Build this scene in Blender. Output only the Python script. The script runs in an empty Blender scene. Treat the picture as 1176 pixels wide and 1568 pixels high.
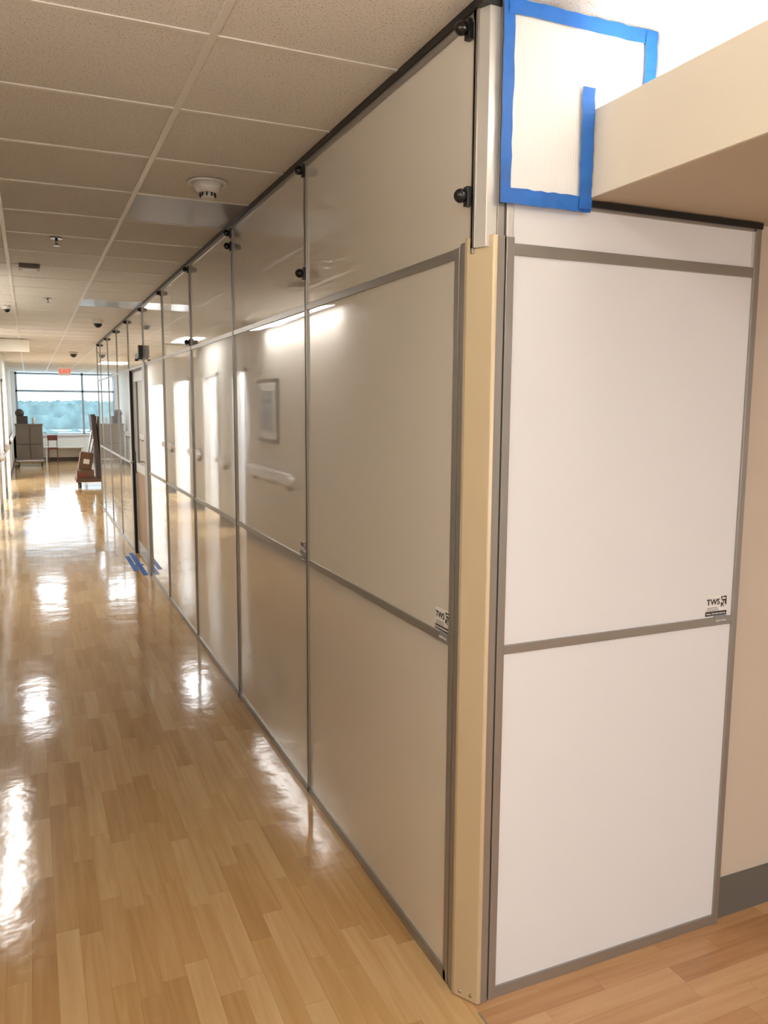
import bpy, bmesh, math, random
from mathutils import Vector, Matrix
random.seed(4)
sc = bpy.context.scene
sc.view_settings.view_transform = 'Standard'
sc.view_settings.look = 'None'
sc.view_settings.exposure = 0.1

def srgb(r, g, b):
    def f(c):
        c /= 255.0
        return c/12.92 if c <= 0.04045 else ((c+0.055)/1.055)**2.4
    return (f(r), f(g), f(b), 1.0)

# ------------------------------------------------------------------ materials
def mat(name, col, rough=0.5, metal=0.0, spec=0.5, emit=None, es=0.0, bump=None, coat=0.0, vary=0.0, vscale=3.0, ior=1.5):
    m = bpy.data.materials.new(name); m.use_nodes = True
    nt = m.node_tree; b = nt.nodes['Principled BSDF']
    b.inputs['Base Color'].default_value = col
    b.inputs['Roughness'].default_value = rough
    b.inputs['Metallic'].default_value = metal
    b.inputs['IOR'].default_value = ior
    b.inputs['Specular IOR Level'].default_value = spec
    b.inputs['Coat Weight'].default_value = coat
    if emit:
        b.inputs['Emission Color'].default_value = emit
        b.inputs['Emission Strength'].default_value = es
    tc = nt.nodes.new('ShaderNodeTexCoord')
    if vary > 0:
        n = nt.nodes.new('ShaderNodeTexNoise'); n.inputs['Scale'].default_value = vscale
        n.inputs['Detail'].default_value = 4
        nt.links.new(tc.outputs['Object'], n.inputs['Vector'])
        r = nt.nodes.new('ShaderNodeValToRGB')
        r.color_ramp.elements[0].position = 0.3; r.color_ramp.elements[1].position = 0.7
        r.color_ramp.elements[0].color = tuple(c*(1-vary) for c in col[:3])+(1,)
        r.color_ramp.elements[1].color = tuple(min(1, c*(1+vary)) for c in col[:3])+(1,)
        nt.links.new(n.outputs['Fac'], r.inputs['Fac'])
        nt.links.new(r.outputs['Color'], b.inputs['Base Color'])
    if bump:
        n = nt.nodes.new('ShaderNodeTexNoise'); n.inputs['Scale'].default_value = bump[0]
        n.inputs['Detail'].default_value = bump[3] if len(bump) > 3 else 2
        nt.links.new(tc.outputs['Object'], n.inputs['Vector'])
        bp = nt.nodes.new('ShaderNodeBump')
        bp.inputs['Strength'].default_value = bump[1]; bp.inputs['Distance'].default_value = bump[2]
        nt.links.new(n.outputs['Fac'], bp.inputs['Height'])
        nt.links.new(bp.outputs['Normal'], b.inputs['Normal'])
    return m

def math_node(nt, op, a, b=None):
    n = nt.nodes.new('ShaderNodeMath'); n.operation = op
    for i, v in enumerate((a, b)):
        if v is None: continue
        if isinstance(v, (int, float)): n.inputs[i].default_value = v
        else: nt.links.new(v, n.inputs[i])
    return n.outputs[0]

def wood(name, along, c0, c1, c2, rough=0.15):
    m = bpy.data.materials.new(name); m.use_nodes = True
    nt = m.node_tree; b = nt.nodes['Principled BSDF']
    tc = nt.nodes.new('ShaderNodeTexCoord'); sp = nt.nodes.new('ShaderNodeSeparateXYZ')
    nt.links.new(tc.outputs['Object'], sp.inputs[0])
    U, V = (sp.outputs['X'], sp.outputs['Y']) if along == 'y' else (sp.outputs['Y'], sp.outputs['X'])
    w, Lr = 0.072, 0.46
    us = math_node(nt, 'DIVIDE', U, w); row = math_node(nt, 'FLOOR', us); fu = math_node(nt, 'FRACT', us)
    wn = nt.nodes.new('ShaderNodeTexWhiteNoise'); wn.noise_dimensions = '1D'
    nt.links.new(row, wn.inputs['W'])
    vs = math_node(nt, 'ADD', math_node(nt, 'DIVIDE', V, Lr), math_node(nt, 'MULTIPLY', wn.outputs['Value'], 9.0))
    col = math_node(nt, 'FLOOR', vs); fv = math_node(nt, 'FRACT', vs)
    cb = nt.nodes.new('ShaderNodeCombineXYZ'); nt.links.new(row, cb.inputs[0]); nt.links.new(col, cb.inputs[1])
    w2 = nt.nodes.new('ShaderNodeTexWhiteNoise'); w2.noise_dimensions = '2D'
    nt.links.new(cb.outputs[0], w2.inputs['Vector'])
    # grain
    g = nt.nodes.new('ShaderNodeCombineXYZ')
    nt.links.new(math_node(nt, 'MULTIPLY', U, 38.0), g.inputs[0]); nt.links.new(math_node(nt, 'MULTIPLY', V, 2.2), g.inputs[1])
    nt.links.new(math_node(nt, 'MULTIPLY', w2.outputs['Value'], 30.0), g.inputs[2])
    gn = nt.nodes.new('ShaderNodeTexNoise'); gn.inputs['Scale'].default_value = 1.0; gn.inputs['Detail'].default_value = 5
    gn.inputs['Distortion'].default_value = 0.6
    nt.links.new(g.outputs[0], gn.inputs['Vector'])
    fac = math_node(nt, 'ADD', math_node(nt, 'MULTIPLY', w2.outputs['Value'], 0.45), math_node(nt, 'MULTIPLY', gn.outputs['Fac'], 0.7))
    r = nt.nodes.new('ShaderNodeValToRGB')
    r.color_ramp.elements[0].position = 0.1; r.color_ramp.elements[1].position = 0.95
    r.color_ramp.elements[0].color = c0; r.color_ramp.elements[1].color = c2
    e = r.color_ramp.elements.new(0.5); e.color = c1
    nt.links.new(fac, r.inputs['Fac'])
    seam = math_node(nt, 'MAXIMUM', math_node(nt, 'LESS_THAN', fu, 0.02), math_node(nt, 'LESS_THAN', fv, 0.004))
    mx = nt.nodes.new('ShaderNodeMix'); mx.data_type = 'RGBA'; mx.blend_type = 'MULTIPLY'
    nt.links.new(math_node(nt, 'MULTIPLY', seam, 0.3), mx.inputs['Factor'])
    nt.links.new(r.outputs['Color'], mx.inputs[6]); mx.inputs[7].default_value = (0.45, 0.32, 0.2, 1)
    nt.links.new(mx.outputs[2], b.inputs['Base Color'])
    b.inputs['Roughness'].default_value = rough
    b.inputs['Specular IOR Level'].default_value = 0.5
    n = nt.nodes.new('ShaderNodeTexNoise'); n.inputs['Scale'].default_value = 3.2; n.inputs['Detail'].default_value = 4
    nt.links.new(tc.outputs['Object'], n.inputs['Vector'])
    bp = nt.nodes.new('ShaderNodeBump'); bp.inputs['Strength'].default_value = 0.3; bp.inputs['Distance'].default_value = 0.012
    nt.links.new(n.outputs['Fac'], bp.inputs['Height']); nt.links.new(bp.outputs['Normal'], b.inputs['Normal'])
    return m

M = {}
M['floor'] = wood('vinyl_plank_maple', 'y', srgb(168, 128, 82), srgb(194, 155, 103), srgb(214, 182, 134), 0.11)
M['floor2'] = wood('vinyl_plank_orange', 'x', srgb(158, 110, 72), srgb(184, 138, 96), srgb(204, 164, 122), 0.2)

def tile_mat():
    m = mat('acoustic_tile', srgb(224, 216, 204), 0.85)
    nt = m.node_tree; b = nt.nodes['Principled BSDF']
    tc = nt.nodes.new('ShaderNodeTexCoord')
    n = nt.nodes.new('ShaderNodeTexNoise'); n.inputs['Scale'].default_value = 170; n.inputs['Detail'].default_value = 3
    nt.links.new(tc.outputs['Object'], n.inputs['Vector'])
    r = nt.nodes.new('ShaderNodeValToRGB')
    r.color_ramp.elements[0].position = 0.33; r.color_ramp.elements[1].position = 0.43
    r.color_ramp.elements[0].color = srgb(176, 168, 156); r.color_ramp.elements[1].color = srgb(227, 221, 212)
    nt.links.new(n.outputs['Fac'], r.inputs['Fac']); nt.links.new(r.outputs['Color'], b.inputs['Base Color'])
    bp = nt.nodes.new('ShaderNodeBump'); bp.inputs['Strength'].default_value = 0.3; bp.inputs['Distance'].default_value = 0.003
    nt.links.new(n.outputs['Fac'], bp.inputs['Height']); nt.links.new(bp.outputs['Normal'], b.inputs['Normal'])
    return m
M['tile'] = tile_mat()
M['tee'] = mat('tee_grid_paint', srgb(226, 221, 212), 0.3)
M['dark_tile'] = mat('dark_tile', srgb(108, 94, 82), 0.3)
M['lens'] = mat('light_lens', srgb(200, 205, 210), 0.12)
M['wall'] = mat('wall_paint', srgb(228, 221, 209), 0.6, bump=(60, 0.1, 0.002))
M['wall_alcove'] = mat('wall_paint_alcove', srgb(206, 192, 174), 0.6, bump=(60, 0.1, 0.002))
M['wall_white'] = mat('wall_paint_white', srgb(240, 240, 240), 0.6, bump=(60, 0.1, 0.002))
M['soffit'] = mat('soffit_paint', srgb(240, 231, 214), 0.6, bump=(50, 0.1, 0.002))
M['soffit_shaded'] = mat('soffit_underside_shade', srgb(190, 174, 152), 0.6, bump=(50, 0.1, 0.002))  # soffit colour darkened, so the underside's shade sits in the base colour
M['base'] = mat('rubber_base', srgb(104, 100, 94), 0.45)
M['panel'] = mat('glossy_laminate', srgb(226, 220, 210), 0.03, spec=0.5, bump=(1.3, 0.22, 0.02, 0.5), coat=1.0, ior=1.7)
M['panel'].node_tree.nodes['Principled BSDF'].inputs['Coat Roughness'].default_value = 0.02
M['panel_right'] = mat('satin_laminate', srgb(230, 230, 232), 0.28, spec=0.4, bump=(1.7, 0.2, 0.01, 1))
M['alu'] = mat('anodised_aluminium', srgb(160, 156, 149), 0.32, metal=0.6)
M['alu_lt'] = mat('aluminium_light', srgb(212, 210, 206), 0.3, metal=0.4)
M['alu_dk'] = mat('aluminium_groove', srgb(76, 72, 68), 0.5)
M['post'] = mat('champagne_post', srgb(206, 188, 156), 0.34, metal=0.3)
M['black'] = mat('black_rubber', srgb(22, 21, 22), 0.4)
M['blackball'] = mat('black_plastic', srgb(18, 18, 20), 0.15)
M['white'] = mat('sticker_white', srgb(235, 232, 228), 0.4)
M['ink'] = mat('sticker_ink', srgb(30, 28, 30), 0.4)
M['greylabel'] = mat('label_grey', srgb(140, 138, 136), 0.4)
M['steel'] = mat('steel', srgb(170, 168, 165), 0.25, metal=0.9)
M['plastic_w'] = mat('plastic_white', srgb(228, 224, 216), 0.4)
M['rail'] = mat('handrail_vinyl', srgb(248, 247, 245), 0.35)
M['door'] = mat('door_wood', srgb(180, 140, 96), 0.4, vary=0.1, vscale=6)
M['tape'] = mat('blue_tape', srgb(28, 102, 188), 0.55, bump=(45, 0.5, 0.004, 4), vary=0.14, vscale=14)
M['card'] = mat('cardboard', srgb(112, 84, 64), 0.8, vary=0.08)
M['board'] = mat('dark_board', srgb(70, 62, 58), 0.5)
M['red'] = mat('red_print', srgb(140, 60, 48), 0.5)
M['cart'] = mat('cart_fabric', srgb(122, 112, 103), 0.6, vary=0.08)
M['exit'] = mat('exit_face', srgb(230, 225, 220), 0.5)
M['exitred'] = mat('exit_letters', srgb(220, 60, 40), 0.5, emit=srgb(255, 60, 30), es=0.8)
M['winframe'] = mat('window_frame', srgb(150, 160, 168), 0.4, metal=0.1)
M['seat'] = mat('red_seat', srgb(120, 62, 54), 0.6)
M['mat_print'] = mat('print_paper', srgb(110, 108, 104), 0.3, vary=0.15, vscale=8)
M['grnd'] = mat('landscape', srgb(172, 184, 180), 0.95, vary=0.4, vscale=0.03)
M['trees'] = mat('hazy_foliage', srgb(130, 152, 152), 0.95, vary=0.3, vscale=0.08)  # distance haze mixed into the foliage colour
M['bldg'] = mat('building_concrete', srgb(205, 203, 200), 0.8)

def coroplast():
    m = mat('corrugated_plastic', srgb(240, 239, 238), 0.35)
    nt = m.node_tree; b = nt.nodes['Principled BSDF']
    tc = nt.nodes.new('ShaderNodeTexCoord')
    w = nt.nodes.new('ShaderNodeTexWave'); w.bands_direction = 'X'; w.inputs['Scale'].default_value = 42
    nt.links.new(tc.outputs['Object'], w.inputs['Vector'])
    r = nt.nodes.new('ShaderNodeValToRGB')
    r.color_ramp.elements[0].color = srgb(234, 233, 232); r.color_ramp.elements[1].color = srgb(244, 244, 244)
    nt.links.new(w.outputs['Fac'], r.inputs['Fac']); nt.links.new(r.outputs['Color'], b.inputs['Base Color'])
    return m
M['coro'] = coroplast()

# ------------------------------------------------------------------ mesh builder
class MB:
    def __init__(s): s.bm = bmesh.new(); s.mats = []
    def mi(s, k):
        if k not in s.mats: s.mats.append(k)
        return s.mats.index(k)
    def box(s, x0, x1, y0, y1, z0, z1, k, rot=None, piv=None):
        vs = [s.bm.verts.new((x, y, z)) for x in (x0, x1) for y in (y0, y1) for z in (z0, z1)]
        i = s.mi(k)
        for f in ((0,1,3,2),(4,6,7,5),(0,4,5,1),(2,3,7,6),(0,2,6,4),(1,5,7,3)):
            fc = s.bm.faces.new([vs[j] for j in f]); fc.material_index = i
        if rot: bmesh.ops.rotate(s.bm, verts=vs, cent=piv or ((x0+x1)/2, (y0+y1)/2, (z0+z1)/2), matrix=rot)
        return vs
    def prism(s, poly, z0, z1, k):
        i = s.mi(k); n = len(poly)
        a = [s.bm.verts.new((p[0], p[1], z0)) for p in poly]; b = [s.bm.verts.new((p[0], p[1], z1)) for p in poly]
        fs = [s.bm.faces.new(a[::-1]), s.bm.faces.new(b)]
        for j in range(n): fs.append(s.bm.faces.new((a[j], a[(j+1) % n], b[(j+1) % n], b[j])))
        for f in fs: f.material_index = i
    def cyl(s, p0, p1, r, k, seg=16, r2=None):
        p0, p1 = Vector(p0), Vector(p1); d = p1-p0
        g = bmesh.ops.create_cone(s.bm, cap_ends=True, segments=seg, radius1=r, radius2=r if r2 is None else r2, depth=d.length)
        q = Vector((0, 0, 1)).rotation_difference(d.normalized()).to_matrix().to_4x4()
        mt = Matrix.Translation((p0+p1)/2) @ q
        bmesh.ops.transform(s.bm, matrix=mt, verts=g['verts'])
        i = s.mi(k)
        for v in g['verts']:
            for f in v.link_faces: f.material_index = i; f.smooth = len(f.verts) == 4
    def sph(s, c, r, k, sc3=(1, 1, 1)):
        g = bmesh.ops.create_uvsphere(s.bm, u_segments=20, v_segments=12, radius=r)
        bmesh.ops.transform(s.bm, matrix=Matrix.Translation(c) @ Matrix.Diagonal((*sc3, 1)), verts=g['verts'])
        i = s.mi(k)
        for v in g['verts']:
            for f in v.link_faces: f.material_index = i; f.smooth = True
    def build(s, name, parent=None, bevel=0.0):
        bmesh.ops.recalc_face_normals(s.bm, faces=s.bm.faces[:])
        me = bpy.data.meshes.new(name); s.bm.to_mesh(me); s.bm.free()
        for k in s.mats: me.materials.append(M[k])
        o = bpy.data.objects.new(name, me); sc.collection.objects.link(o)
        if parent: o.parent = parent
        if bevel:
            md = o.modifiers.new('bev', 'BEVEL'); md.width = bevel; md.segments = 2; md.limit_method = 'ANGLE'
        return o

def empty(name):
    e = bpy.data.objects.new(name, None); sc.collection.objects.link(e); return e

def text(name, body, size, loc, rot, k, parent, extrude=0.0003):
    c = bpy.data.curves.new(name, 'FONT'); c.body = body; c.size = size; c.extrude = extrude; c.offset = size*0.015
    o = bpy.data.objects.new(name+'_tmp', c); sc.collection.objects.link(o)
    bpy.context.view_layer.update()
    me = bpy.data.meshes.new_from_object(o); me.materials.clear(); me.materials.append(M[k])
    bpy.data.objects.remove(o)
    o = bpy.data.objects.new(name, me); o.location = loc; o.rotation_euler = rot; sc.collection.objects.link(o)
    o.parent = parent
    return o

# ------------------------------------------------------------------ dimensions
H = 1.72
W = 1.07          # barrier face x
XL = -0.48        # left wall face x
YR = 1.83         # short barrier face y
ZC = 2.73         # ceiling
ZR = 2.13         # upper rail centre
ZM = 1.055        # mid rail centre
XR = 2.045
XS, ZS, ZS2, XB = 1.40, 2.277, 2.50, 1.60
Y1, P = 3.245, 1.30
YE = 14.3
YF = 27.0
XFR = 2.6

# ------------------------------------------------------------------ room shell
b = MB(); b.box(-0.6, 1.10, -4, YF+.1, -0.1, 0, 'floor'); b.box(1.10, XFR+.2, YR+.2, YF+.1, -0.1, 0, 'floor')
b.box(-5, -0.6, 5, 24, -0.1, 0, 'floor'); b.box(1.10, 4.2, -4, YR+.2, -0.1, 0, 'floor2')
b.box(1.096, 1.101, -4, 1.80, 0, 0.001, 'alu'); b.build('floor')

b = MB(); b.box(XL-.12, XB+.12, -4, YR+.25, ZC, ZC+.1, 'tile'); b.box(XL-.12, XFR+.1, YR+.25, YF, ZC, ZC+.1, 'tile')
XT, TS, YT = 0.51, 0.597, 2.34
tw = 0.011
for k in (-1, 0, 1, 2, 3):
    x = XT+k*TS
    if x < XFR: b.box(x-tw, x+tw, -4 if x < 1.6 else YE, YF, ZC-.004, ZC+.01, 'tee')
k = -10
while True:
    y = YT+k*TS; k += 1
    if y > YF: break
    if y < -4: continue
    b.box(XL, W if 1.8 < y < YE else (XB if y < 1.8 else XFR), y-tw*.8, y+tw*.8, ZC-.0035, ZC+.01, 'tee')
b.box(XT+tw, XT+TS-tw, YT+3*TS+tw, YT+4*TS-tw, ZC-.002, ZC+.01, 'dark_tile')
b.box(XT+tw, XT+TS-tw, YT+10*TS+tw, YT+11*TS-tw, ZC-.002, ZC+.01, 'lens')
b.box(XL, XL+.02, -4, YF, ZC-.02, ZC, 'tee')
b.build('ceiling')

# left wall with door openings
ops = [(10.5, 11.2), (12.2, 13.3), (14.6, 16.2), (17.6, 20.4)]
b = MB(); y = -4
for a, c in ops:
    b.box(XL-.08, XL, y, a, 0, ZC, 'wall'); b.box(XL-.08, XL, a, c, 2.2, ZC, 'wall'); y = c
b.box(XL-.08, XL, y, YF, 0, ZC, 'wall'); b.build('wall_left')
for i, (a, c) in enumerate(ops):
    d = MB()
    for yy in (a-.03, c-.02): d.box(XL-.09, XL+.02, yy, yy+.05, 0, 2.23, 'plastic_w')
    d.box(XL-.09, XL+.02, a-.03, c+.03, 2.18, 2.23, 'plastic_w')
    d.box(XL-1.0, XL-.1, a-.06, a-.02, 0.01, 2.17, 'door')
    d.cyl((XL-.9, a-.02, 1.0), (XL-.9, a+.04, 1.0), 0.012, 'steel'); d.cyl((XL-.9, a+.04, 1.0), (XL-.78, a+.04, 1.0), 0.012, 'steel')
    d.build('door_%d' % (i+1))
# patient rooms behind the openings
b = MB(); b.box(-5, -4.9, 5, 24, 0, ZC, 'wall_white'); b.box(-5, XL-.08, 5, 24, ZC, ZC+.1, 'wall_white')
b.box(-4.9, XL-.08, 5.0, 5.1, 0, ZC, 'wall_white')
for a, c in ops: b.box(-4.9, XL-.08, c+.04, c+.12, 0, ZC, 'wall_white')
b.build('wall_rooms')
b = MB(); y = -4
for a, c in ops+[(YF, YF)]:
    b.box(XL, XL+.012, y, a-.03, 0, .1, 'base'); y = c+.03
b.build('baseboard_left')
# handrail
for a, c in [(8.3, 10.2), (11.5, 12.0), (13.55, 14.4), (16.4, 17.4), (20.7, 25.5)]:
    h = MB(); h.box(XL+.045, XL+.085, a, c, .86, .99, 'rail'); 
    h.cyl((XL+.065, a, .925), (XL+.065, a-.06, .925), .05, 'rail', r2=.02); h.cyl((XL+.065, c, .925), (XL+.065, c+.06, .925), .05, 'rail', r2=.02)
    yy = a+.15
    while yy < c: h.box(XL, XL+.05, yy-.03, yy+.03, .80, .90, 'board'); yy += .8
    h.build('handrail', bevel=.01)
pf = MB(); pf.box(XL, XL+.03, 9.0, 9.8, 1.3, 2.05, 'board'); pf.box(XL+.02, XL+.032, 9.04, 9.76, 1.34, 2.01, 'white')
pf.box(XL+.024, XL+.034, 9.14, 9.66, 1.44, 1.91, 'mat_print'); pf.build('picture_frame')

# remaining walls
b = MB(); b.box(XL-.12, 4.3, -4.1, -4, 0, ZC, 'wall'); b.build('wall_back')
b = MB(); b.box(4.2, 4.3, -4, YR+.3, 0, ZC, 'wall'); b.build('wall_right')
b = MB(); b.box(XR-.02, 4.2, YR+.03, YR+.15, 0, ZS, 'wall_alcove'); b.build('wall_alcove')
b = MB(); b.box(XR+.02, 4.2, YR+.018, YR+.03, 0, .14, 'base'); b.build('baseboard_alcove')
b = MB(); b.box(XFR, XFR+.1, YE, YF, 0, ZC, 'wall'); b.build('wall_corridor_right')
b = MB(); b.box(W+.05, XFR+.1, YE-.1, YE, 0, ZC, 'wall'); b.build('wall_return')
# soffit / light cove
s = MB()
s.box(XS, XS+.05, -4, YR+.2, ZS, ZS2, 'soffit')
s.box(XS+.05, XB, -4, YR+.2, ZS, ZS+.04, 'soffit_shaded')
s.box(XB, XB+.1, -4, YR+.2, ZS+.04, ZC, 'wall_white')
s.box(XB, 4.2, -4, YR+.2, ZS, ZS+.04, 'soffit_shaded')
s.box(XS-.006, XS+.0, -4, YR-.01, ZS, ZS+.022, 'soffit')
s.box(XS, XS+.05, -4, YR+.03, ZS-.002, ZS, 'soffit_shaded')
s.build('ceiling_soffit')

# ------------------------------------------------------------------ end window wall
b = MB()
b.box(XL-.12, XL+.12, YF, YF+.2, 0, ZC, 'wall_white'); b.box(XL-.12, XFR+.1, YF, YF+.2, 0, .80, 'wall_white')
b.box(XFR-.1, XFR+.1, YF, YF+.2, 0, ZC, 'wall_white'); b.build('wall_end')
b = MB(); b.box(XL, XFR, YF-.015, YF, 0, .12, 'base'); b.build('baseboard_end')
w = MB()
for x in (XL+.15, 1.56, XFR-.13): w.box(x-.03, x+.03, YF+.04, YF+.12, .8, ZC, 'winframe')
for z in (.83, 2.16, ZC-.04): w.box(XL+.12, XFR-.1, YF+.04, YF+.12, z-.03, z+.03, 'winframe')
w.box(XL+.12, XFR-.1, YF-.1, YF+.04, .80, .83, 'wall_white')
w.build('window_1')
w = MB(); w.box(.35, 1.5, YF-.5, YF-.02, .42, .47, 'plastic_w'); w.box(.35, 1.5, YF-.08, YF-.02, .12, .72, 'plastic_w')
for x in (.4, 1.42): w.box(x, x+.05, YF-.46, YF-.1, 0, .42, 'plastic_w')
w.build('window_bench', bevel=.005)

# outside
g = MB(); g.box(-900, 1200, YF+60, 2600, -16.2, -16, 'grnd'); g.build('ground_outside')
g = MB(); i = g.mi('trees')
for (yy, base, amp) in ((500, -12, 3), (650, -8, 4), (900, -1, 4), (1400, 8, 4)):
    prev = None; x = -300
    while x < 700:
        z = base+amp*random.random()+2*math.sin(x*.012+yy)
        cur = (g.bm.verts.new((x, yy, -16)), g.bm.verts.new((x, yy, z)))
        if prev: f = g.bm.faces.new((prev[0], cur[0], cur[1], prev[1])); f.material_index = i
        prev = cur; x += 3
g.build('treeline')
for (x, yy, wx, hz) in ((10, 400, 26, 4), (48, 440, 20, 5), (-20, 460, 20, 5)):
    g = MB(); g.box(x, x+wx, yy, yy+15, -16, -16+hz, 'bldg'); g.box(x+2, x+wx-2, yy+2, yy+13, -16+hz, -15+hz, 'winframe')
    q = x+2
    while q < x+wx-3: g.box(q, q+2, yy-.2, yy, -16+hz*.4, -16+hz*.7, 'winframe'); q += 4
    g.build('distant_building')

# ------------------------------------------------------------------ temporary partition
part = empty('temporary_partition')
fr = MB(); pn = MB(); bk = MB()
T = .05
seams = [Y1+i*P for i in range(5)]
ys = [1.945]+seams+[9.76, 11.06, 12.36, 13.66, YE]
fw = .015
for i in range(len(ys)-1):
    a, c = ys[i], ys[i+1]
    door = (i == 5)
    if not door:
        pn.box(W+.006, W+T, a, c, .03, ZM-.012, 'panel'); pn.box(W+.006, W+T, a, c, ZM+.012, ZR-.012, 'panel')
    a2 = 1.87 if i == 0 else a
    pn.box(W+.006, W+T, a2, c, ZR+.012, ZC-.02, 'panel')
    fr.box(W, W+T+.005, a2, c, ZR-.013, ZR+.013, 'alu')
    if not door:
        fr.box(W, W+T+.005, a, c, ZM-.013, ZM+.013, 'alu'); fr.box(W-.002, W+T+.005, a, c, 0, .035, 'alu')
    fr.box(W, W+T+.005, a2, c, ZC-.045, ZC-.022, 'alu')
for y in seams+ys[6:]:
    fr.box(W-.002, W+T+.006, y-fw, y+fw, 0, ZC-.022, 'alu')
    fr.box(W-.0035, W-.001, y-.002, y+.002, .03, ZC-.03, 'alu_dk')
fr.box(W, W+T, 1.862, 1.885, ZR, ZC-.02, 'alu')
# thick posts by the door
fr.box(W-.012, W+T+.01, 8.30, 8.48, 0, ZR+.02, 'alu')
fr.box(W-.004, W+T+.01, 9.68, 9.82, 0, ZR+.02, 'alu')
bk.box(W-.006, W+T, 1.83, YE, ZC-.024, ZC-.001, 'black')
# lower corner frame left side
fr.box(W-.002, W+T, 1.935, 1.962, 0, ZR+.013, 'alu'); fr.box(W+.002, W+T, 1.925, 1.936, 0, ZR, 'alu_dk')
fr.box(W-.004, W+T, 1.896, 1.926, 0, ZR+.02, 'alu')
# short return
xa = 1.172
pn.box(xa, XR-.02, YR+.006, YR+.03, .03, ZM-.012, 'panel_right'); pn.box(xa, XR-.02, YR+.006, YR+.03, ZM+.012, ZR-.012, 'panel_right')
pn.box(xa, XR-.025, YR+.006, YR+.03, ZR+.014, ZS-.02, 'panel_right')
for z0, z1 in ((0, .035), (ZM-.013, ZM+.013), (ZR-.015, ZR+.015)): fr.box(xa, XR, YR, YR+.03, z0, z1, 'alu')
fr.box(xa, XR-.02, YR+.001, YR+.03, ZS-.028, ZS-.018, 'alu')
fr.box(XR-.022, XR, YR-.002, YR+.03, 0, ZS-.02, 'alu'); fr.box(XR-.03, XR-.022, YR+.001, YR+.03, ZR, ZS-.02, 'alu_lt')
bk.box(XS, XR, YR-.006, YR+.03, ZS-.02, ZS-.003, 'black')
# right channel next to the post
fr.box(1.118, 1.142, YR-.004, YR+.04, 0, ZR+.03, 'alu'); fr.box(1.142, 1.148, YR+.006, YR+.04, 0, ZR+.03, 'alu_dk')
fr.box(1.148, xa, YR-.002, YR+.04, 0, ZR+.03, 'alu')
# upper corner extrusion
fr.prism([(W, 1.872), (W+.018, YR+.004), (W+.05, YR+.004), (W+.05, 1.88), (W, 1.88)], ZR, ZC-.002, 'alu_lt')
fr.box(1.108, 1.120, YR+.012, YR+.05, ZR, ZC-.002, 'alu_dk')
fr.box(1.120, 1.140, YR, YR+.05, ZR, ZC-.002, 'alu'); fr.box(1.142, 1.148, YR+.005, YR+.05, ZR, ZS+.02, 'alu_dk')
fr.box(1.148, 1.168, YR, YR+.05, ZR, ZS+.02, 'alu_lt')
fr.build('frame', part, bevel=.0015); pn.build('panels', part); bk.build('seal_strip', part)
# champagne corner post
cp = MB()
cp.prism([(W-.006, 1.900), (W-.004, 1.888), (1.106, YR-.008), (1.118, YR-.010), (1.120, YR+.05), (W+.02, 1.902)], .004, ZR+.03, 'post')
dx, dy = -.857, -.515
for t in (.3, .75):
    px, py = W-.004+(1.106-W+.004)*t, 1.888+(YR-.008-1.888)*t
    for z in (ZR+.012, .025): cp.cyl((px+.01, py+.01, z), (px+dx*.005, py+dy*.005, z), .005, 'steel')
cp.build('corner_post', part, bevel=.003)
# knobs
kb = MB()
def knob(y, z, x=W-.002):
    kb.box(x-.010, x+.006, y-.010, y+.010, z-.024, z+.024, 'black')
    kb.cyl((x, y, z), (x-.02, y, z), .007, 'black'); kb.sph((x-.024, y, z), .018, 'blackball')
for y in [1.90]+seams+ys[6:-1]: knob(y, ZC-.06)
for y, z in ((1.89, 2.262), (seams[0], 2.265), (seams[1], 2.60), (seams[2], 2.17)): knob(y, z)
kb.build('clamp_knobs', part)

# door in partition
d = empty('door_partition')
dm = MB()
x0 = W+.03; a, c = 8.49, 9.67
dm.box(x0, x0+.04, a, a+.1, .02, ZR-.03, 'alu'); dm.box(x0, x0+.04, c-.1, c, .02, ZR-.03, 'alu_lt')
for z0, z1 in ((.02, .16), (.98, 1.08), (ZR-.14, ZR-.03)): dm.box(x0, x0+.04, a+.1, c-.1, z0, z1, 'alu_lt')
dm.box(x0+.012, x0+.03, a+.1, c-.1, .16, .98, 'door'); dm.box(x0+.012, x0+.03, a+.1, c-.1, 1.08, ZR-.14, 'panel')
dm.box(x0-.01, x0+.04, a-.012, a+.004, 0, ZR-.02, 'black'); dm.box(x0-.03, x0+.05, c-.006, c+.05, 0, ZR-.02, 'black')
dm.box(x0-.01, x0+.04, a, c, ZR-.034, ZR-.014, 'black')
dm.box(x0-.012, x0, c-.085, c-.03, .95, 1.2, 'black'); dm.cyl((x0, c-.06, 1.08), (x0-.06, c-.06, 1.08), .011, 'steel')
dm.cyl((x0-.06, c-.06, 1.08), (x0-.06, c-.2, 1.08), .011, 'steel')
dm.box(W-.045, W-.002, 8.47, 8.72, 2.19, 2.25, 'black'); dm.box(W-.07, W-.04, 8.5, 8.53, 2.17, 2.19, 'black'); dm.box(W-.045, W-.002, 8.40, 8.47, 2.2, 2.32, 'black')
dm.build('door_leaf', d)
tp = MB(); tp.box(W-.075, W-.025, 8.35, 9.7, 0, .0012, 'tape'); tp.box(W-.12, W-.0, 8.9, 8.95, .0012, .0024, 'tape'); tp.box(W-.14, W-.09, 8.6, 9.5, .0, .0012, 'tape')
tp.build('floor_tape')

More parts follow.
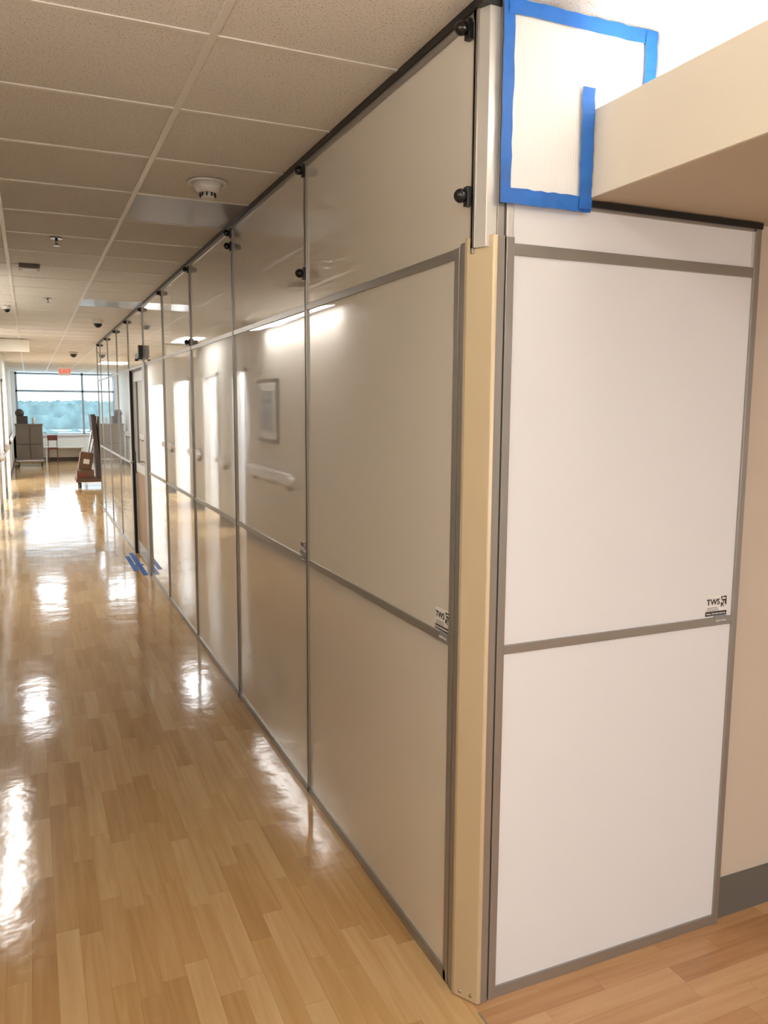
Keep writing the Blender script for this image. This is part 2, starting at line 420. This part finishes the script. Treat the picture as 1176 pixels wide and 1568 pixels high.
# stickers
def sticker(onmain, u0, z0):
    e = empty('label_sticker'); m_ = MB()
    def bx(u, uw, z, zh, k, d):
        if onmain: m_.box(W+.006-d, W+.0058, u0-u-uw, u0-u, z0+z, z0+z+zh, k)
        else: m_.box(u0+u, u0+u+uw, YR+.006-d, YR+.0058, z0+z, z0+z+zh, k)
    bx(0, .088, .0, .066, 'white', .0008); bx(0, .088, .0, .014, 'ink', .0013); bx(.036, .052, -.026, .024, 'greylabel', .007)
    rs = random.Random(3)
    for i in range(7):
        for j in range(7):
            if rs.random() < .6: bx(.063+i*.0033, .0033, .026+j*.005, .005, 'ink', .0013)
    for q in range(3): bx(.004+q*.001, .05-q*.003, .0165+q*.0045, .0012, 'ink', .0013)
    m_.build('backing', e)
    rot = (math.pi/2, 0, -math.pi/2) if onmain else (math.pi/2, 0, 0)
    def tx(n, s_, size, u, z, k, d=.0016):
        loc = (W+.006-d, u0-u, z0+z) if onmain else (u0+u, YR+.006-d, z0+z)
        text(n, s_, size, loc, rot, k, e)
    tx('logo', 'TWS', .026, .003, .036, 'ink'); tx('line', 'WALL SYSTEMS RENTAL', .0075, .003, .004, 'white')
    tx('small', 'SOLID WALL', .008, .038, -.018, 'white', .0078)
sticker(False, XR-.03-.1, ZM+.018)
sticker(True, 2.055, ZM+.018)
sticker(True, 3.36, ZM+.018)

# ------------------------------------------------------------------ corrugated sheet + tape in the cove
e = empty('corrugated_plastic_sheet')
m_ = MB(); y0 = YR-.012
m_.box(1.13, XS-.002, y0, y0+.005, 2.26, ZC-.002, 'coro'); m_.box(XS-.002, XB-.002, y0, y0+.005, ZS2+.002, ZC-.002, 'coro')
m_.box(XS+.05, XB-.002, y0, y0+.005, ZS+.05, ZS2+.002, 'coro')
m_.build('sheet', e)
def strip(mb, x0, x1, z0, z1, y):
    i = mb.mi('tape'); hor = (x1-x0) > (z1-z0); n = 14; prev = None
    for k in range(n+1):
        t = k/n; j = lambda: random.uniform(-.0016, .0016)
        yo = y-random.uniform(0, .0025)
        if hor: x = x0+(x1-x0)*t; pts = ((x, yo, z0+j()), (x, yo-.0005, z1+j()))
        else: z = z0+(z1-z0)*t; pts = ((x0+j(), yo, z), (x1+j(), yo-.0005, z))
        cur = [mb.bm.verts.new(p) for p in pts]
        if prev: f = mb.bm.faces.new((prev[0], cur[0], cur[1], prev[1])); f.material_index = i
        prev = cur
tp = MB(); yt_ = y0-.002
strip(tp, 1.116, 1.148, 2.25, ZC-.004, yt_)
strip(tp, 1.116, XS-.003, 2.238, 2.276, yt_-.003)
strip(tp, 1.13, XB-.004, ZC-.042, ZC-.006, yt_-.003)
strip(tp, XS-.045, XS-.005, 2.245, ZS2+.05, yt_-.006)
strip(tp, XB-.045, XB-.006, ZS2+.005, ZC-.01, yt_-.006)
tp.build('tape', e)

# ------------------------------------------------------------------ ceiling devices
def detector(x, y, r=.07):
    m = MB(); m.cyl((x, y, ZC-.003), (x, y, ZC-.012), r*1.3, 'plastic_w', 28); m.cyl((x, y, ZC-.05), (x, y, ZC-.012), r*.62, 'plastic_w', 28, r2=r)
    m.cyl((x, y, ZC-.07), (x, y, ZC-.05), r*.42, 'plastic_w', 20)
    for k in range(10):
        a = k*math.pi/5; m.box(x+math.cos(a)*r*.5-.003, x+math.cos(a)*r*.5+.003, y+math.sin(a)*r*.5-.003, y+math.sin(a)*r*.5+.003, ZC-.066, ZC-.045, 'black')
    m.build('smoke_detector')
detector(.79, 3.80)
def sprinkler(x, y):
    m = MB(); m.cyl((x, y, ZC-.001), (x, y, ZC-.008), .035, 'steel', 24); m.cyl((x, y, ZC-.045), (x, y, ZC-.008), .009, 'steel')
    m.cyl((x, y, ZC-.05), (x, y, ZC-.045), .022, 'steel'); m.build('fire_sprinkler')
sprinkler(.20, 5.4); sprinkler(.21, 8.4)
m = MB(); m.box(-.02, .12, 6.45, 6.59, ZC-.03, ZC, 'dark_tile'); m.box(.0, .1, 6.47, 6.57, ZC-.034, ZC-.03, 'plastic_w'); m.build('ceiling_speaker')
def cam(x, y, r=.08):
    m = MB(); m.cyl((x, y, ZC), (x, y, ZC-.04), r, 'plastic_w', 24); m.sph((x, y, ZC-.04), r*.8, 'blackball'); m.build('dome_camera')
cam(.80, 10.3, .06); cam(.82, 16.5); cam(-.16, 9.2, .04)
m = MB(); m.box(XL+.03, .05, 13.6, 13.72, ZC-.2, ZC-.02, 'soffit'); m.cyl((XL+.1, 13.66, ZC), (XL+.1, 13.66, ZC-.03), .008, 'steel'); m.cyl((-.05, 13.66, ZC), (-.05, 13.66, ZC-.03), .008, 'steel'); m.build('ceiling_sign', bevel=.004)
es = empty('exit_sign'); m = MB(); m.box(.72, 1.02, 22, 22.05, ZC-.26, ZC-.04, 'exit'); m.cyl((.87, 22.02, ZC-.04), (.87, 22.02, ZC), .02, 'exit'); m.build('housing', es)
text('letters', 'EXIT', .14, (.735, 21.995, ZC-.20), (math.pi/2, 0, 0), 'exitred', es)

# ------------------------------------------------------------------ carts
m = MB(); y = 24.8
m.box(-.38, .32, y, y+.5, .18, 1.16, 'cart'); m.box(-.40, .34, y-.02, y+.52, 1.16, 1.2, 'cart'); m.box(-.40, .34, y-.02, y+.52, .14, .19, 'steel')
m.box(-.02, 0, y-.006, y, .2, 1.1, 'board'); m.box(-.36, .30, y-.004, y, .62, .64, 'board')
for x in (-.33, .27):
    for yy in (y+.05, y+.45):
        m.cyl((x, yy, .14), (x, yy, .08), .015, 'steel'); m.cyl((x-.015, yy, .06), (x+.015, yy, .06), .06, 'black')
m.box(-.34, -.05, y+.1, y+.4, 1.2, 1.42, 'board'); m.sph((-.25, y+.2, 1.50), .12, 'board'); m.cyl((.1, y+.2, 1.2), (.1, y+.2, 1.38), .04, 'plastic_w')
m.cyl((.34, y+.1, .95), (.42, y+.1, .95), .012, 'steel'); m.cyl((.34, y+.4, .95), (.42, y+.4, .95), .012, 'steel'); m.cyl((.42, y+.1, .95), (.42, y+.4, .95), .012, 'steel')
m.build('linen_cart', bevel=.008)
m = MB(); cx, cy = .60, 25.9
m.box(cx-.14, cx+.14, cy-.2, cy+.2, .43, .48, 'seat'); m.box(cx-.14, cx+.14, cy+.17, cy+.2, .68, .84, 'seat')
for sx in (-.13, .11):
    for sy in (-.19, .17): m.box(cx+sx, cx+sx+.02, cy+sy, cy+sy+.02, 0, .45 if sy < 0 else .84, 'seat')
m.build('side_chair', bevel=.005)

# platform dolly with boxes and boards
m = MB(); y = 17.9; X0 = .84
m.box(X0, X0+.66, y, y+.75, .12, .19, 'card')
for x in (X0+.08, X0+.56):
    for yy in (y+.08, y+.65): m.cyl((x-.02, yy, .055), (x+.02, yy, .055), .055, 'black'); m.box(x-.02, x+.02, yy-.02, yy+.02, .06, .12, 'steel')
m.box(X0+.02, X0+.36, y+.05, y+.4, .19, .36, 'card'); m.box(X0+.08, X0+.34, y+.1, y+.36, .365, .74, 'card', Matrix.Rotation(math.radians(10), 3, 'Y'))
m.box(X0+.05, X0+.2, y+.044, y+.05, .23, .3, 'red'); m.box(X0+.16, X0+.28, y+.092, y+.1, .5, .6, 'white', Matrix.Rotation(math.radians(10), 3, 'Y'))
m.box(X0+.38, X0+.47, y+.02, y+.7, .19, 1.54, 'board', Matrix.Rotation(math.radians(-4), 3, 'Y')); m.box(X0+.49, X0+.56, y+.04, y+.72, .19, 1.5, 'board', Matrix.Rotation(math.radians(-4), 3, 'Y'))
m.cyl((X0+.24, y+.3, .2), (X0+.46, y+.02, 1.5), .015, 'steel'); m.cyl((X0+.20, y+.6, .2), (X0+.42, y+.32, 1.5), .015, 'steel')
m.build('platform_dolly_with_boxes', bevel=.004)

# ------------------------------------------------------------------ lights
def area(name, loc, rot, sx, sy, e, col=(1, 1, 1)):
    l = bpy.data.lights.new(name, 'AREA'); l.shape = 'RECTANGLE'; l.size = sx; l.size_y = sy; l.energy = e; l.color = col
    o = bpy.data.objects.new(name, l); o.location = loc; o.rotation_euler = rot; sc.collection.objects.link(o); return o
warm = (1, .975, .93); day = (.74, .87, 1.0); neu = (1, .98, .96)
area('rear_fill_light', (.3, -.9, ZC-.02), (0, 0, 0), .55, 1.15, 44, warm)  # added fill behind the camera, no fixture modelled
area('ceiling_fill_light', (XL+.12, .2, 2.25), (math.radians(180), 0, 0), .12, 2.4, 28, warm)  # invented upward fill that brightens the near ceiling
area('alcove_downlight', (2.9, -1.2, ZS-.01), (0, 0, 0), 1.2, .6, 14, (.93, .95, 1))
area('rear_cool_fill', (1.7, -3.9, 1.15), (math.radians(90), 0, 0), 2.0, 1.2, 46, (.84, .90, 1))  # added cool fill for the right panel; the back wall has no window
area('cove_light', (1.52, -.3, ZS+.07), (math.radians(180), 0, 0), .08, 3.6, 52, neu)
area('wall_sconce_light', (XL+.14, 8.2, 2.62), (0, math.radians(8), 0), .12, 2.6, 26, neu)
for i, (a, c) in enumerate(ops):
    area('room_window_light', (-4.8, (a+c)/2-.9, 1.5), (0, math.radians(-90), 0), 1.6, 1.8, (160, 200, 260, 350)[i], day)
    area('room_partition_fill', (-1.2, c-.7, ZC-.02), (0, 0, 0), .6, .6, (45, 60, 70, 90)[i], (.86, .94, 1))  # added fill to whiten the room partitions seen in panel reflections
area('far_fill_light', (.3, 20, ZC-.02), (0, 0, 0), .55, 1.15, 34, (.82, .92, 1))  # added fill for the far corridor, helping out the end window
area('end_bay_fill', (2.0, 24.5, ZC-.02), (0, 0, 0), .55, 1.15, 44, (.8, .91, 1))  # second added fill, brightens the bay by the end window
area('left_wall_fill', (-.1, 12.5, ZC-.02), (0, 0, 0), .3, 1.15, 18, (.95, .97, 1))  # added fill that brightens the left wall for the panel reflections

wd = bpy.data.worlds.new('World'); sc.world = wd; wd.use_nodes = True
nt = wd.node_tree; bg = nt.nodes['Background']
tc = nt.nodes.new('ShaderNodeTexCoord'); sp = nt.nodes.new('ShaderNodeSeparateXYZ'); nt.links.new(tc.outputs['Generated'], sp.inputs[0])
r = nt.nodes.new('ShaderNodeValToRGB'); r.color_ramp.elements[0].position = 0.0; r.color_ramp.elements[0].color = (.58, .82, 1, 1)
r.color_ramp.elements[1].position = .25; r.color_ramp.elements[1].color = (.74, .87, 1, 1)
nt.links.new(sp.outputs['Z'], r.inputs['Fac']); nt.links.new(r.outputs['Color'], bg.inputs['Color']); bg.inputs['Strength'].default_value = 3.0

# ------------------------------------------------------------------ camera
f, ya, pi_, ro = 1224.93, math.radians(23.798), math.radians(7.448), math.radians(.3335)
F = Vector((math.sin(ya)*math.cos(pi_), math.cos(ya)*math.cos(pi_), -math.sin(pi_)))
R = Vector((math.cos(ya), -math.sin(ya), 0)); U = R.cross(F)
R2 = R*math.cos(ro)+U*math.sin(ro); U2 = U*math.cos(ro)-R*math.sin(ro)
cd = bpy.data.cameras.new('camera'); co = bpy.data.objects.new('camera', cd); sc.collection.objects.link(co)
mw = Matrix((R2, U2, -F)).transposed().to_4x4(); mw.translation = (0, 0, H)
co.matrix_world = mw
cd.sensor_fit = 'VERTICAL'; cd.sensor_height = 24; cd.sensor_width = 18; cd.lens = f/1568*24
cd.clip_start = .05; cd.clip_end = 4000
sc.camera = co
